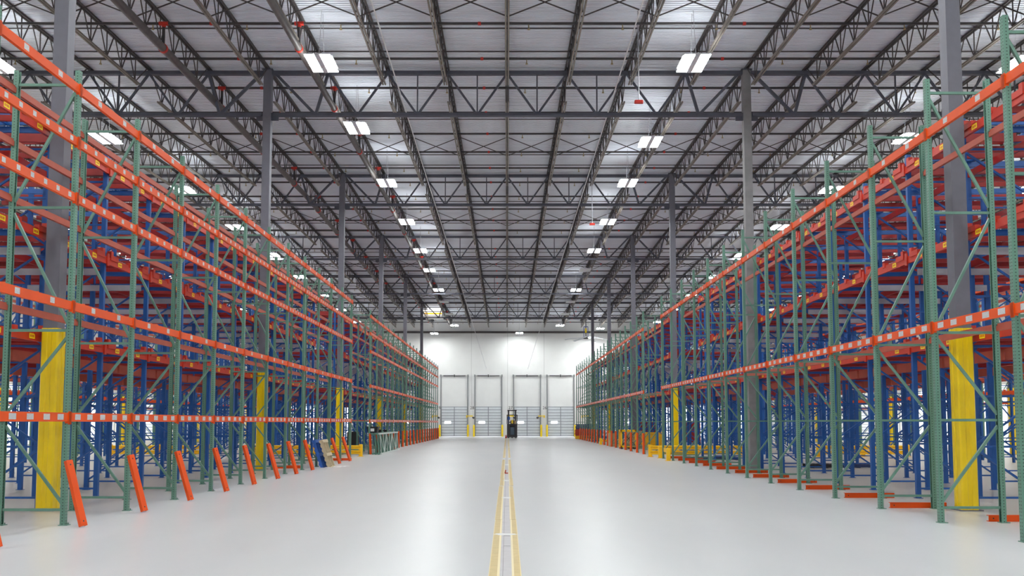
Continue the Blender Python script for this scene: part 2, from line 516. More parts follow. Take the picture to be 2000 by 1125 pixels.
# ------------------------------------------------------------------ roof girders
PAN = 18.16 / 8
def make_girder():
    """trussed girder spanning two columns, 8 joist panels, local z=0 at the top"""
    L = PAN * 8; D = 1.75
    t = thing('roof_girder', (0,0,0), 'x', 'roof truss')
    b = MB()
    b.box(0, L, -0.10, -0.015, -0.13, 0); b.box(0, L, 0.015, 0.10, -0.13, 0)
    b.build('top_chord', M['girder'], t)
    b = MB(); b.box(0.2, L-0.2, -0.10, -0.015, -D, -D+0.12); b.box(0.2, L-0.2, 0.015, 0.10, -D, -D+0.12)
    b.build('bottom_chord', M['girder'], t)
    b = MB()
    zt, zb = -0.08, -D+0.06
    bn = [0.8, 1.5, 2.5, 3.5, 4.5, 5.5, 6.5, 7.2]
    ends = [(0.12, 0.8), (1, 0.8), (1, 1.5), (2, 1.5), (2, 2.5), (3, 2.5), (3, 3.5), (4, 3.5), (4, 4.5), (5, 4.5), (5, 5.5), (6, 5.5), (6, 6.5), (7, 6.5), (7, 7.2), (7.88, 7.2)]
    for a, c in ends:
        wd = 0.10 if c in (0.8, 7.2) else 0.075
        b.bar((a*PAN, 0, zt), (c*PAN, 0, zb), wd, wd)
    for c in bn[2:6]: b.bar((c*PAN, 0, zt), (c*PAN, 0, zb), 0.05, 0.05)
    b.build('web', M['girder'], t)
    return t
gp = make_girder(); freeze(gp)
first = True
SPAN = ['far left', 'left', 'centre', 'right', 'far right']
for k, y in enumerate(GY):
    for s in range(5):
        x = -9.08 - 2*18.16 + s*18.16
        lab = 'grey trussed roof girder over the %s span, %s line from the camera' % (SPAN[s], ORD[k])
        if first:
            gp.location = (x, y, roof_z(y)-0.13); gp['label'] = lab; gp['group'] = 'roof girders across the aisle'; first = False
        else: copy_thing(gp, (x, y, roof_z(y)-0.13), lab, 'roof girders across the aisle')

# ------------------------------------------------------------------ bar joists
def make_joist(L):
    t = thing('bar_joist', (0,0,0), 'x', 'roof joist')
    D = 1.0
    b = MB()
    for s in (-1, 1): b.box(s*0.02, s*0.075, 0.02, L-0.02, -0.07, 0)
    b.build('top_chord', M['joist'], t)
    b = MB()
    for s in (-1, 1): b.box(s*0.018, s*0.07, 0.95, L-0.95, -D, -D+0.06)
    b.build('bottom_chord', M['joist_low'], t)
    b = MB()
    n = 11; p = (L - 2*1.25) / n
    for k in range(n+1):
        yb = 1.25 + k*p
        for dy in (-p*0.46, 0, p*0.46):
            if (k == 0 and dy < 0) or (k == n and dy > 0):
                yt = 0.15 if dy < 0 else L-0.15
            else: yt = yb+dy
            b.bar((0, yb, -D+0.03), (0, yt, -0.04), 0.030, 0.030)
    b.build('web', M['joist'], t)
    return t
JL = 15.24
jp = make_joist(JL); freeze(jp)
first = True
NJ = 19
ys = [GY[0]] + GY[1:] + [WALL_Y]
for k in range(6):
    y0 = ys[k]; y1 = ys[k+1]
    for j in range(-NJ, NJ+1):
        x = j * PAN
        if k == 0 and abs(j) > 13: continue
        if j % 8 == 4 and False: continue
        z0, z1 = roof_z(y0), roof_z(y1)
        ang = math.atan2(z1 - z0, y1 - y0)
        side = 'over the aisle centre line' if j == 0 else '%s %s of the aisle centre line' % (ORD[abs(j)-1], 'right' if j > 0 else 'left')
        lab = 'dark bar joist in the %s roof bay, %s' % (ORD[k], side)
        if first:
            jp.location = (x, y0, z0-0.005); jp.rotation_euler = (ang,0,0); jp['label'] = lab; jp['group'] = 'roof bar joists'; first = False
        else: copy_thing(jp, (x, y0, z0-0.005), lab, 'roof bar joists', rot=(ang,0,0))

# bridging rows between joists
br_proto = None
def bridging_mesh():
    b = MB()
    for j in range(-NJ, NJ):
        x0, x1 = j*PAN, (j+1)*PAN
        b.bar((x0, 0, -0.06), (x1, 0, -0.97), 0.032); b.bar((x0, 0.03, -0.97), (x1, 0.03, -0.06), 0.032)
    return b
def hbridge_mesh():
    b = MB()
    b.bar((-HALF+2, 0, -0.09), (HALF-2, 0, -0.09), 0.035);
    return b
xb = hb = None
for k in range(6):
    y0 = ys[k]
    for q, fr in enumerate((0.38, 0.56, 0.75, 0.88)):
        y = y0 + JL*fr
        if fr == 0.56:
            lab = 'row of crossed bridging bars between the joists of the %s roof bay' % ORD[k]
            if xb is None:
                xb = bridging_mesh().build('cross_bridging', M['joist']); o = xb
            else: o = xb.copy(); C.objects.link(o)
            g = 'cross bridging between roof joists'
        else:
            lab = 'thin level bridging rod under the deck, the %s one in the %s roof bay' % (('nearest','','middle','farthest')[q], ORD[k])
            if hb is None:
                hb = hbridge_mesh().build('level_bridging', M['joist']); o = hb
            else: o = hb.copy(); C.objects.link(o)
            g = 'level bridging rods'
        o.location = (0, y, roof_z(y)); tag(o, lab, 'bridging', g)

# ------------------------------------------------------------------ sprinkler pipes
def make_branch():
    t = thing('sprinkler_branch_pipe', (0,0,0), 'x', 'pipe')
    b = MB(); b.tube([(-HALF+1,0,0),(HALF-1,0,0)], 0.045, 10); b.build('pipe_run', M['pipe'], t)
    for x in (-9.6, -0.9, 7.7):
        b = MB(); b.tube([(x-0.05,0,0),(x+0.05,0,0)], 0.058, 10); tag(b.build('coupling', M['redfit'], t), 'red pipe coupling')
    for i in range(-7, 8):
        x = i*3.05 + 0.7
        b = MB(); b.tube([(x,0,-0.03),(x,0,-0.16)], 0.018, 6); b.tube([(x,0,-0.16),(x,0,-0.2)], [0.03,0.05], 8); b.build('sprinkler_head', M['brass'], t)
    return t
bp = make_branch(); freeze(bp)
first = True; i = 0
# branch spacing follows the dark lines across the deck
y = 22.1
while y < 108:
    z = roof_z(y) - 0.42
    if all(abs(y-g) > 0.35 for g in GY):
        lab = 'black sprinkler branch pipe crossing under the deck, %s from the camera' % ORD[i]; i += 1
        if first:
            bp.location = (0, y, z); bp['label'] = lab; bp['group'] = 'sprinkler branch pipes'; first = False
        else: copy_thing(bp, (0, y, z), lab, 'sprinkler branch pipes')
    y += 2.95
def main_pipe(x, dz, r, y0, y1, lab):
    t = thing('sprinkler_main_pipe', (x, y0, 0), lab, 'pipe', None)
    pts = []
    y = y0
    yy = [y0] + [q for q, _ in ROOF if y0 < q < y1] + [y1]
    b = MB(); b.tube([(0, q-y0, roof_z(q)-dz) for q in yy], r, 14); b.build('pipe_run', M['main_pipe'], t)
    q = 22.1
    while q < y1-2:
        z = roof_z(q)
        b = MB(); b.tube([(0.0, q-y0-0.05, z-dz), (0.0, q-y0+0.05, z-dz)], r+0.022, 14); tag(b.build('grooved_coupling', M['redfit'], t), 'red grooved coupling')
        b = MB(); b.tube([(0.0, q-y0, z-dz+r), (0.0, q-y0, z-0.5)], 0.05, 10); b.build('riser', M['pipe'], t)
        b = MB(); b.tube([(-0.15, q-y0, z-0.42), (0.15, q-y0, z-0.42)], 0.065, 10); b.tube([(0,q-y0,z-0.55),(0,q-y0,z-0.42)],0.062,10); tag(b.build('tee_fitting', M['redfit'], t), 'red tee fitting')
        q += 5.9
    return t
main_pipe(-6.75, 1.25, 0.11, 14, 103, 'thick sprinkler main running down the hall above the left lamp row')
main_pipe(-11.15, 1.25, 0.13, 14, 88, 'thick sprinkler main running down the hall above the left rack')
for sx, nm in ((-1,'left'), (1,'right')):
    b = MB()
    b.tube([(sx*3.95, 18, 14.05), (sx*3.9, 40, 13.6), (sx*3.5, 70, 12.0), (sx*2.55, 109.1, 8.3)], 0.022, 6)
    tag(b.build('guide_cable', M['white']), 'long pale cable sloping down towards the back wall, %s of the two' % nm, 'cable')
for x, y, z, n in ((4.25, 28, 12.05, 'nearer'), (4.42, 45.5, 12.0, 'farther')):
    t = thing('alarm_beacon', (x, y, z), 'small red alarm hanging on a thin rod from the roof, %s one' % n, 'alarm')
    b = MB(); b.tube([(0,0,0.05),(0,0,roof_z(y)-z+0.03)], 0.018, 6); b.build('rod', M['galv'], t)
    b = MB(); b.bev(-0.14,0.14,-0.06,0.06,-0.05,0.05,0.02); b.build('red_body', M['redfit'], t)

# ------------------------------------------------------------------ high bay lights
def make_lamp(on, zc):
    t = thing('high_bay_light', (0,0,0), 'x', 'ceiling light')
    b = MB(); b.box(-0.43, 0.43, -0.74, 0.74, 0.012, 0.05); b.bev(-0.13, 0.13, -0.5, 0.5, 0.05, 0.13, 0.02); b.box(-0.085, 0.085, -0.74, 0.74, -0.012, 0.012)
    b.build('housing', M['housing'], t)
    for s in (-1, 1):
        b = MB(); b.box(s*0.095, s*0.41, -0.71, 0.71, 0.005, 0.0115)
        tag(b.build('lamp_panel', M['lamp'] if on else M['lamp_off'], t), 'glowing white lamp panel' if on else 'unlit lamp panel')
    if on:
        b = MB()
        for s in (-1, 1): b.box(s*0.18, s*0.44, -0.5, 0.5, 0.0505, 0.056)  # up-facing strips added on the housing to brighten the deck
        tag(b.build('added_uplight_strip', M['added_uplight'], t), 'added glowing strips that brighten the deck above')
    for s in (-1, 1):
        b = MB(); b.tube([(0, s*0.4, 0.13), (0, s*0.1, zc)], 0.008, 5); b.build('hanging_wire', M['galv'], t)
    return t
lamp_on = make_lamp(True, 1.75); freeze(lamp_on)
lamp_off = make_lamp(False, 1.75); freeze(lamp_off)
Lf = [28.1, 34.9, 43.8, 52.6, 61.0, 68.2, 77.3, 84.0, 92.0, 101.0]
Rt = [28.1, 36.8, 43.8, 52.6, 61.0, 68.2, 77.3, 84.0, 92.0, 101.0]
near = [-4.0, 4.0, 12.0, 20.2]
used = {True: False, False: False}
def put_lamp(x, y, on, lab, grp, dz=None):
    z = roof_z(y) - 1.72 if dz is None else dz
    p = lamp_on if on else lamp_off
    if not used[on]:
        p.location = (x, y, z); p['label'] = lab; p['group'] = grp; used[on] = True
    else: copy_thing(p, (x, y, z), lab, grp)
for x, rn in ((-6.03,'left aisle'), (6.05,'right aisle'), (-16.75,'left outer'), (16.75,'right outer'), (-26.9,'far left'), (26.9,'far right'), (-37.4,'outermost left'), (37.4,'outermost right')):
    seq = near + ([28.2, 36.3, 45.2, 54.0, 62.5, 71.0, 80.0, 89.0, 98.0] if abs(x) > 10 else (Lf if x < 0 else Rt))
    for i, y in enumerate(seq):
        k = i - 3
        on = True
        if x == 6.05 and y in (68.2, 84.0, 92.0): on = False
        if x == -6.03 and y in (84.0, 92.0): on = False
        if i < 4: lab = '%s twin-panel lamp of the %s row, above or behind the viewpoint' % (('unlit','lit')[on], rn) + (', %s' % ORD[3-i])
        else: lab = '%s twin-panel high bay light, %s along the %s row counting from the camera' % (('unlit','lit')[on], ORD[i-4], rn)
        put_lamp(x, y, on, lab, 'high bay lights')
for x, y, z, wh in ((-8.75, 106.0, 12.35, 'left of centre'), (1.48, 106.5, 12.45, 'centre'), (11.0, 104.2, 12.75, 'right of centre'), (10.1, 106.6, 11.9, 'beside the ceiling fan')):
    t = make_lamp(True, roof_z(y) - z + 0.02); t.location = (x, y, z); t['label'] = 'lit twin lamp hung close to the back wall, the one ' + wh; t['group'] = 'lights close to the back wall'

# skylight
t = thing('roof_skylight', (-8.4, 99.6, 13.5), 'bright roof skylight with a white curb near the back wall', 'skylight')
b = MB(); W, L, H = 1.1, 1.1, 0.75
b.box(-W-0.05,-W,-L,L,0,H); b.box(W,W+0.05,-L,L,0,H); b.box(-W-0.05,W+0.05,-L-0.05,-L,0.0,0.1); b.box(-W-0.05,W+0.05,L,L+0.05,0,H)
b.build('curb', M['white'], t)
b = MB(); b.box(-W, W, -L, L, H-0.02, H); b.build('diffuser', M['skyglow'], t)
b = MB(); b.box(-W, W, L-0.03, L-0.001, H-0.2, H-0.03); b.build('amber_edge', M['safety'], t)

# ceiling fan
t = thing('ceiling_fan', (9.0, 101.0, 11.35), 'large slow ceiling fan with pale blades, hung near the back wall', 'ceiling fan')
b = MB(); b.tube([(0,0,0.2),(0,0,roof_z(101)-11.35-1.0)], 0.05, 10); b.build('downrod', M['dark'], t)
b = MB()
for s in (-1,1): b.box(s*0.2, s*0.26, -0.05, 0.05, 0.05, 1.3)
b.box(-0.26,0.26,-0.05,0.05,1.25,1.32); b.box(-0.26,0.26,-0.1,0.1,0.02,0.1); b.build('motor_cage', M['fanblue'], t)
b = MB(); b.tube([(0,0,0.6),(0,0,1.1)], 0.11, 12); b.build('motor', M['yellow'], t)
b = MB(); b.tube([(0,0,-0.1),(0,0,0.08)], 0.28, 18); b.build('hub', M['dark'], t)
for a in (178, 250, 2, 60, 120, 305):
    a = math.radians(a)
    b = MB()
    d = Vector((math.cos(a), math.sin(a), 0)); n = Vector((-math.sin(a), math.cos(a), 0))
    vs = []
    for q in range(5):
        r = 0.25 + q*0.54
        dr = -0.012*q*q
        for (u, v) in ((-0.16, 0.0), (0, 0.04), (0.16, 0.015), (0, -0.015)):
            vs.append(d*r + n*u + Vector((0,0,v+dr+u*0.2)))
    fs = []
    for q in range(4):
        for i in range(4):
            j = (i+1)%4; fs.append((q*4+i, q*4+j, q*4+4+j, q*4+4+i))
    fs += [(3,2,1,0), (16,17,18,19)]
    b.add(vs, fs); b.build('blade', M['fan'], t)

# ------------------------------------------------------------------ selective pallet racks
POST_H = 7.85
RD = 1.07                       # frame depth
BAY = 2.487
def post_mb(h, sx, wall=0.004):
    """open channel upright; local x=0 is its middle, aisle face at -x*sx"""
    b = MB()
    w, d = 0.046, 0.041
    prof = [(-d,-w),(d,-w),(d,-w+0.016),(d-wall,-w+0.016),(d-wall,-w+wall),(-d+wall,-w+wall),(-d+wall,w-wall),(d-wall,w-wall),(d-wall,w-0.016),(d,w-0.016),(d,w),(-d,w)]
    b.prism([(u*sx, v) for u, v in prof], lambda u, v, t: (u, v, t), 0.012, h)
    return b
BRZ = [0.26, 1.77, 3.30, 5.43, 7.60]
def brace_list():
    out = [((0, z), (RD, z)) for z in BRZ]
    for i, (a, c) in enumerate(zip(BRZ, BRZ[1:])):
        if i % 2 == 0: out.append(((0, a+0.1), (RD, c-0.1)))
        else: out.append(((RD, a+0.1), (0, c-0.1)))
    return out
def beam_mb(L, sx, h=0.15, lab=None, face=True):
    """beam along +y; the labelled face looks towards the aisle (-sx)"""
    b = MB()
    # step section
    prof = [(-0.028,0),(0.028,0),(0.028,h-0.04),(0.006,h-0.04),(0.006,h),(-0.028,h)]
    b.prism([(u*sx, v) for u, v in prof], lambda u, v, t: (u, t, v), 0.045, L-0.045)
    if lab == 'big':
        for q in (0.12, 0.30, 0.50, 0.70, 0.88):
            b.box(-sx*0.0285, -sx*0.0295, L*q-0.10, L*q+0.10, 0.03, 0.125, 1)
    elif lab == 'small':
        for q in (0.1, 0.26, 0.42, 0.58, 0.74, 0.9):
            b.box(-sx*0.0285, -sx*0.0295, L*q-0.05, L*q+0.05, 0.04, 0.12, 1)
    elif lab == 'few':
        for q in (0.3, 0.72):
            b.box(-sx*0.0285, -sx*0.0295, L*q-0.07, L*q+0.07, 0.035, 0.13, 1)
    return b
def connector_mb(sx, y):
    b = MB(); b.box(-sx*0.036, -sx*0.006, y-0.045, y+0.045, -0.05, 0.17); b.box(-sx*0.03, sx*0.03, y-0.05, y-0.046, -0.03, 0.15)
    return b

MESH = {}
def shared(key, fn, name, mats, parent, loc=(0,0,0)):
    if key in MESH:
        o = bpy.data.objects.new(name, MESH[key]); C.objects.link(o)
        o.parent = parent; o.location = loc
    else:
        o = fn().build(name, mats, parent, loc); MESH[key] = o.data
    return o

def make_selective(sx, levels, detail, post_m, end=False, frame_only=False, h=POST_H, tie=False):
    """one bay: the frame at y=0 and the beams that run on to y=BAY. levels: (z, label style)"""
    t = thing('pallet_rack', (0,0,0), 'x', 'pallet rack')
    pm = M[post_m]; plain = M['green_plain'] if post_m == 'green' else M['blue']
    for j, x in enumerate((0, RD)):
        p = shared(('post', sx if j == 0 else -sx, post_m, h), lambda: post_mb(h, sx if j == 0 else -sx), 'upright_post', pm, t, (sx*x, 0, 0))
        if detail:
            def fp():
                b = MB(); b.box(-0.06, 0.09, -0.07, 0.07, 0, 0.012); b.tube([(0.06,0.04,0.012),(0.06,0.04,0.04)],0.01,6); return b
            shared(('foot',), fp, 'foot_plate', M['green_plain'], p)
    if detail:
        for i, ((x0, z0), (x1, z1)) in enumerate(brace_list()):
            def fn():
                b = MB(); b.bar((sx*(x0+0.03 if x0 < x1 else x0-0.03), 0, z0), (sx*(x1-0.03 if x0 < x1 else x1+0.03), 0, z1), 0.044, 0.044); return b
            shared(('brace', sx, i, post_m), fn, 'brace', plain, t)
    else:
        def fn():
            b = MB()
            for (x0, z0), (x1, z1) in brace_list(): b.bar((sx*x0, 0, z0), (sx*x1, 0, z1), 0.044, 0.044)
            return b
        shared(('bracing', sx, post_m), fn, 'bracing', plain, t)
    if not frame_only:
        for z, lb in levels:
            zb = z - 0.075
            o = shared(('beam', sx, lb), lambda: beam_mb(BAY, sx, 0.15, lb), 'front_beam', [M['orange'], M['label']], t, (-sx*0.012, 0, zb))
            if detail:
                for yy in (0.002, BAY-0.0):
                    shared(('conn', sx, yy), lambda: connector_mb(sx, yy), 'beam_connector', M['orange'], o, (-sx*0.008, 0, 0))
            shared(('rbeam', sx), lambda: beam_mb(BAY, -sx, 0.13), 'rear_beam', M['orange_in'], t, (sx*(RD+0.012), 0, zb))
    return t

LV_L = [(1.82,'big'), (3.72,'few'), (5.60,'small'), (6.58,'small'), (7.52,'few')]
LV_R = [(3.40,'big'), (6.86,'few')]
LV_C = [(2.95,None), (3.70,'big'), (5.6,None), (7.4,None)]

def row(sx, x, y0, n, levels, detail, post_m, labf, grp, h=POST_H, skip=()):
    p = make_selective(sx, levels, detail, post_m, h=h); freeze(p)
    for i in range(n):
        y = y0 + i*BAY
        if i == 0: p.location = (sx*x, y, 0); p['label'] = labf(i); p['group'] = grp
        else: copy_thing(p, (sx*x, y, 0), labf(i), grp)
    e = make_selective(sx, levels, detail, post_m, frame_only=True, h=h)
    e.location = (sx*x, y0+n*BAY, 0); e['label'] = labf(n).replace('bay with', 'end frame after'); e['group'] = grp

row(-1, 7.48, 15.12-3*BAY, 14, LV_L, True, 'green', lambda i: 'green rack bay with five orange beam levels, front left row, %s from camera' % ORD[i], 'green racks of the front left row')
row(-1, 7.48, 48.3, 19, LV_L, True, 'green', lambda i: 'green rack bay with five beam levels, left row beyond the gap, %s bay' % ORD[i], 'green racks of the far left row')
row(1, 7.50, 15.5-2*BAY, 13, LV_R, True, 'green', lambda i: 'green rack bay with two orange beam levels, front right row, %s from camera' % ORD[i], 'green racks of the front right row')
row(1, 7.50, 48.7, 19, LV_R, True, 'green', lambda i: 'green rack bay with two beam levels, right row beyond the gap, %s bay' % ORD[i], 'green racks of the far right row')

# ------------------------------------------------------------------ blue push-back racks
PB_POSTS = [0.0, 1.4, 3.1, 4.5, 6.1, 7.5]
PB_LV = [3.42, 5.50, 7.62]
PB_H = 8.0
def make_pushback(sx, frame_only=False):
    t = thing('push_back_rack', (0,0,0), 'x', 'pallet rack')
    def pm():
        b = MB(); b.box(-0.05, 0.05, -0.045, 0.045, 0.012, PB_H); b.box(-0.08, 0.08, -0.07, 0.07, 0, 0.012); return b
    for x in PB_POSTS: shared(('pbpost',), pm, 'upright_post', M['blue'], t, (sx*x, 0, 0))
    def br():
        b = MB(); z = 0.22; i = 0
        while z < PB_H-0.9:
            b.bar((sx*0.03,0,z),(sx*1.37,0,z),0.04)
            a, c = (0.05, 1.35) if i % 2 else (1.35, 0.05)
            b.bar((sx*a,0,z+0.05),(sx*c,0,z+0.95),0.04)
            z += 1.02; i += 1
        b.bar((sx*0.03,0,z),(sx*1.37,0,z),0.04)
        return b
    for x in (0.0, 3.1, 6.1): shared(('pbbr', sx), br, 'frame_bracing', M['blue'], t, (sx*x, 0, 0))
    if frame_only: return t
    Lb = 2.5
    def fb():
        b = MB()
        b.prism([(-0.03,0),(0.03,0),(0.03,0.17),(-0.03,0.17)], lambda u,v,q: (u,q,v), 0.045, Lb-0.045)
        for y, hw, tp in ((0.22, 0.06, 0.33), (0.42, 0.14, 0.24), (2.28, 0.06, 0.33), (2.08, 0.14, 0.24), (1.25, 0.06, 0.24)): b.box(-0.05*sx, 0.05*sx, y-hw, y+hw, 0.12, tp)
        for y in (0.68, 1.86):
            b.box(-0.031*sx, -0.0335*sx, y-0.1, y+0.1, 0.035, 0.135, 1)
            for q in (-0.06, -0.02, 0.02, 0.055): b.box(-0.0336*sx, -0.0345*sx, y+q-0.012, y+q+0.012, 0.06, 0.11, 2)
        for y in (0.0, Lb): b.box(-0.062*sx, -0.03*sx, y-0.05 if y else 0.0, y+0.05 if not y else y, -0.04, 0.24)
        return b
    def ib():
        b = MB(); b.prism([(-0.03,0),(0.03,0),(0.03,0.15),(-0.03,0.15)], lambda u,v,q: (u,q,v), 0.045, Lb-0.045); return b
    def rail(y, hgt, le):
        def f():
            b = MB()
            b.prism([(y-0.03,0),(y+0.03,0),(y+0.03,0.015),(y+0.006,0.015),(y+0.006,hgt),(y-0.03,hgt)], lambda u,v,q: (sx*q, u, v+q*0.02), 0.06, le)
            return b
        return f
    for z in PB_LV:
        shared(('pbfb', sx), fb, 'entry_beam', [M['redorange'], M['stick'], M['stickred']], t, (-sx*0.06, 0, z-0.08))
        for x in (1.4, 3.1, 4.5, 6.1, 7.5) if z < 4 else (1.4, 4.5):
            shared(('pbib',), ib, 'cross_beam', M['red'], t, (sx*x, 0, z-0.20+0.02*x))
        for i, (y, hg, mm) in enumerate(((0.32,0.12,'red'), (1.02,0.12,'red'), (1.5,0.12,'red'), (2.2,0.12,'blue'))):
            shared(('pbr', sx, i, z < 4), rail(y, hg, 7.4 if z < 4 else 4.45), 'lane_rail', M[mm], t, (0, 0, z-0.02))
        # nested carts standing at the entry end of each lane
        def cart(y0, y1, x0, x1, zz):
            def f():
                b = MB()
                b.box(sx*x0, sx*x1, y0, y0+0.05, zz, zz+0.09); b.box(sx*x0, sx*x1, y1-0.05, y1, zz, zz+0.09)
                for x in (x0, (x0+x1)/2-0.03, x1-0.06): b.box(sx*x, sx*(x+0.06), y0+0.05, y1-0.05, zz+0.02, zz+0.07)
                return b
            return f
        if z < 4:
            def lb():
                b = MB(); b.box(-0.03, 0.03, 0.055, Lb-0.055, -0.22, 0.0); return b
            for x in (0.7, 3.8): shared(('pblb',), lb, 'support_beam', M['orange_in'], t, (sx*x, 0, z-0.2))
        def strut():
            b = MB(); b.box(sx*0.1, sx*3.05, 2.38, 2.42, -0.36, -0.21); return b
        if 4 < z < 7: shared(('pbst', sx), strut, 'grey_strut', M['galv'], t, (0,0,z))
        shared(('cart1', sx), cart(0.40, 0.94, 0.1, 1.35, 0.16), 'pallet_cart', M['red'], t, (0,0,z-0.02))
        shared(('cart2', sx), cart(1.58, 2.12, 0.1, 1.35, 0.13), 'pallet_cart', M['blue'], t, (0,0,z-0.02))
        shared(('cart3', sx), cart(0.44, 0.90, 1.5, 4.4, 0.18), 'pallet_cart', M['blue'], t, (0,0,z-0.02))
    return t
for sx in (-1, 1):
    for y0, n, wh in ((15.5, 11, 'in the front block'), (48.3, 19, 'beyond the cross aisle')):
        p = make_pushback(sx); freeze(p)
        g = 'blue push-back racks on the %s %s' % (side_n[sx], wh)
        for i in range(n):
            lab = 'blue push-back rack bay with red rails, %s %s on the %s' % (ORD[i], wh, side_n[sx])
            if i == 0: p.location = (sx*9.42, y0, 0); p['label'] = lab; p['group'] = g
            else: copy_thing(p, (sx*9.42, y0+i*2.5, 0), lab, g)
        e = make_pushback(sx, True); e.location = (sx*9.42, y0+n*2.5, 0)
        e['label'] = 'blue end frames closing the push-back racks %s on the %s' % (wh, side_n[sx]); e['group'] = g

# rows farther out, seen through the nearer racks
for sx in (-1, 1):
    for x, pmn, a, nm in ((20.6, 'blue', -1, 'third'), (22.0, 'green', 1, 'fourth')):
        row(sx, x, 33.2, 25, LV_C, False, pmn, lambda i: '%s rack bay with orange beams, %s row on the %s, %s from camera' % (pmn, nm, side_n[sx], ORD[i]), 'outer rack rows')
    row(sx, 31.0, 53.3, 17, LV_C, False, 'green', lambda i: 'green rack bay with orange beams in the outermost %s row, %s bay' % (side_n[sx], ORD[i]), 'outermost rack rows')

# ------------------------------------------------------------------ orange end guards
def guard_mb(L):
    b = MB()
    b.prism([(-0.055,0.05),(-0.055,-0.03),(0.055,-0.03),(0.055,0.05),(0.045,0.05),(0.045,-0.02),(-0.045,-0.02),(-0.045,0.05)], lambda u,v,t: (u, v, t), 0, L)
    for z in (0.08, L-0.08):
        b.tube([(0,-0.0305,z),(0,-0.032,z)], 0.014, 8, 1)
    return b
gproto = guard_mb(1.13).build('orange_channel', [M['orange'], M['dark']])
gfirst = [True]
def place_guard(p, d, facing, lab, grp):
    """p foot point, d direction of the length, facing = outward normal of the web"""
    d = Vector(d).normalized(); f = Vector(facing); f = (f - d*f.dot(d)).normalized()
    yv = -f; xv = yv.cross(d)
    R = Matrix((xv, yv, d)).transposed().to_4x4()
    o = gproto
    if gfirst[0]: gfirst[0] = False
    else: o = gproto.copy(); C.objects.link(o)
    o.matrix_world = Matrix.Translation(Vector(p)) @ R
    tag(o, lab, 'steel channel', grp)
for i in range(-1, 11):
    if i in (8,): continue
    y = 15.12 + i*BAY
    tilt = 0.36 + random.uniform(-0.03, 0.03)
    z1 = math.sqrt(1.13**2 - tilt**2)
    lab = 'orange steel channel leaning on the front left green posts, %s from the camera' % ORD[i+1]
    place_guard((-7.34+tilt, y-0.28+random.uniform(-0.03,0.03), 0.02), (-tilt, 0.10+random.uniform(-0.03,0.03), z1), (1,-0.6,0.3), lab, 'orange channels leaning on the left posts')
for i in range(0, 20):
    y = 48.3 + i*BAY
    place_guard((-7.36, y-0.12, 0.005), (-0.02+random.uniform(-0.02,0.02), 0.0, 1), (1,-0.4,0), 'upright orange channel at a green post beyond the gap on the left, %s' % ORD[i], 'upright orange channels along the far left row')
    y = 48.7 + i*BAY
    place_guard((7.42, y-0.12, 0.005), (0.02+random.uniform(-0.02,0.02), 0.0, 1), (-1,-0.4,0), 'upright orange channel at a green post beyond the gap on the right, %s' % ORD[i], 'upright orange channels along the far right row')
for i in range(0, 12):
    y = 15.5 + i*BAY
    place_guard((7.72+random.uniform(0,0.1)+ (0.6 if i == 0 else 0), y+0.12+random.uniform(0,0.1), 0.056), (1, random.uniform(-0.03,0.03), 0), (0,-1,0.0), 'orange channel lying on the floor across the front right rack, %s from the camera' % ORD[i], 'orange channels lying under the right rack')
for x, y, l in ((-8.9, 33.6,'nearer'), (-8.2, 40.5,'farther')):
    place_guard((x, y, 0.056), (1, 0.1, 0), (0,-1,0), 'orange channel lying on the floor under the left rack by the pallets, %s one' % l, 'orange channels lying under the left rack')

# ------------------------------------------------------------------ yellow guard rails
def guard_rail(x0, y0, x1, y1, posts, lab, h=0.62, rz=(0.22, 0.47)):
    L = math.hypot(x1-x0, y1-y0)
    t = thing('guard_rail', (x0, y0, 0), lab, 'guard rail', None, math.atan2(y1-y0, x1-x0))
    for k in range(posts):
        x = L*k/(posts-1)
        b = MB(); b.bev(x-0.09, x+0.09, -0.09, 0.09, 0.0, h, 0.015); b.box(x-0.15, x+0.15, -0.14, 0.14, 0, 0.015)
        b.build('rail_post', M['safety'], t)
    for z in rz:
        # ribbed rail: two rounded lobes
        b = MB()
        prof = []
        for c in (z-0.05, z+0.05):
            for q in range(5):
                a = -math.pi/2 + math.pi*q/4
                prof.append((0.03+0.05*math.cos(a), c+0.05*math.sin(a)))
        prof += [(0.02, z+0.1), (0.02, z-0.1)]
        b.prism([(-0.09-u+0.02, v) for u, v in prof], lambda u,v,q: (q, u, v), 0.0, L)
        b.build('rail', M['safety'], t)
    return t
guard_rail(-12.9, 45.4, -7.45, 45.4, 3, 'yellow double guard rail across the gap on the left, beside the aisle')
guard_rail(-20.2, 45.4, -15.2, 45.4, 3, 'yellow double guard rail seen through the blue posts on the left')
guard_rail(7.2, 44.9, 11.9, 44.9, 3, 'yellow double guard rail across the gap on the right, beside the aisle')
guard_rail(15.7, 45.0, 20.2, 45.0, 3, 'yellow double guard rail seen through the blue posts on the right')
guard_rail(7.28, 40.3, 7.45, 43.4, 2, 'short low yellow guard rail at the corner of the right rack', 0.56, (0.42,))

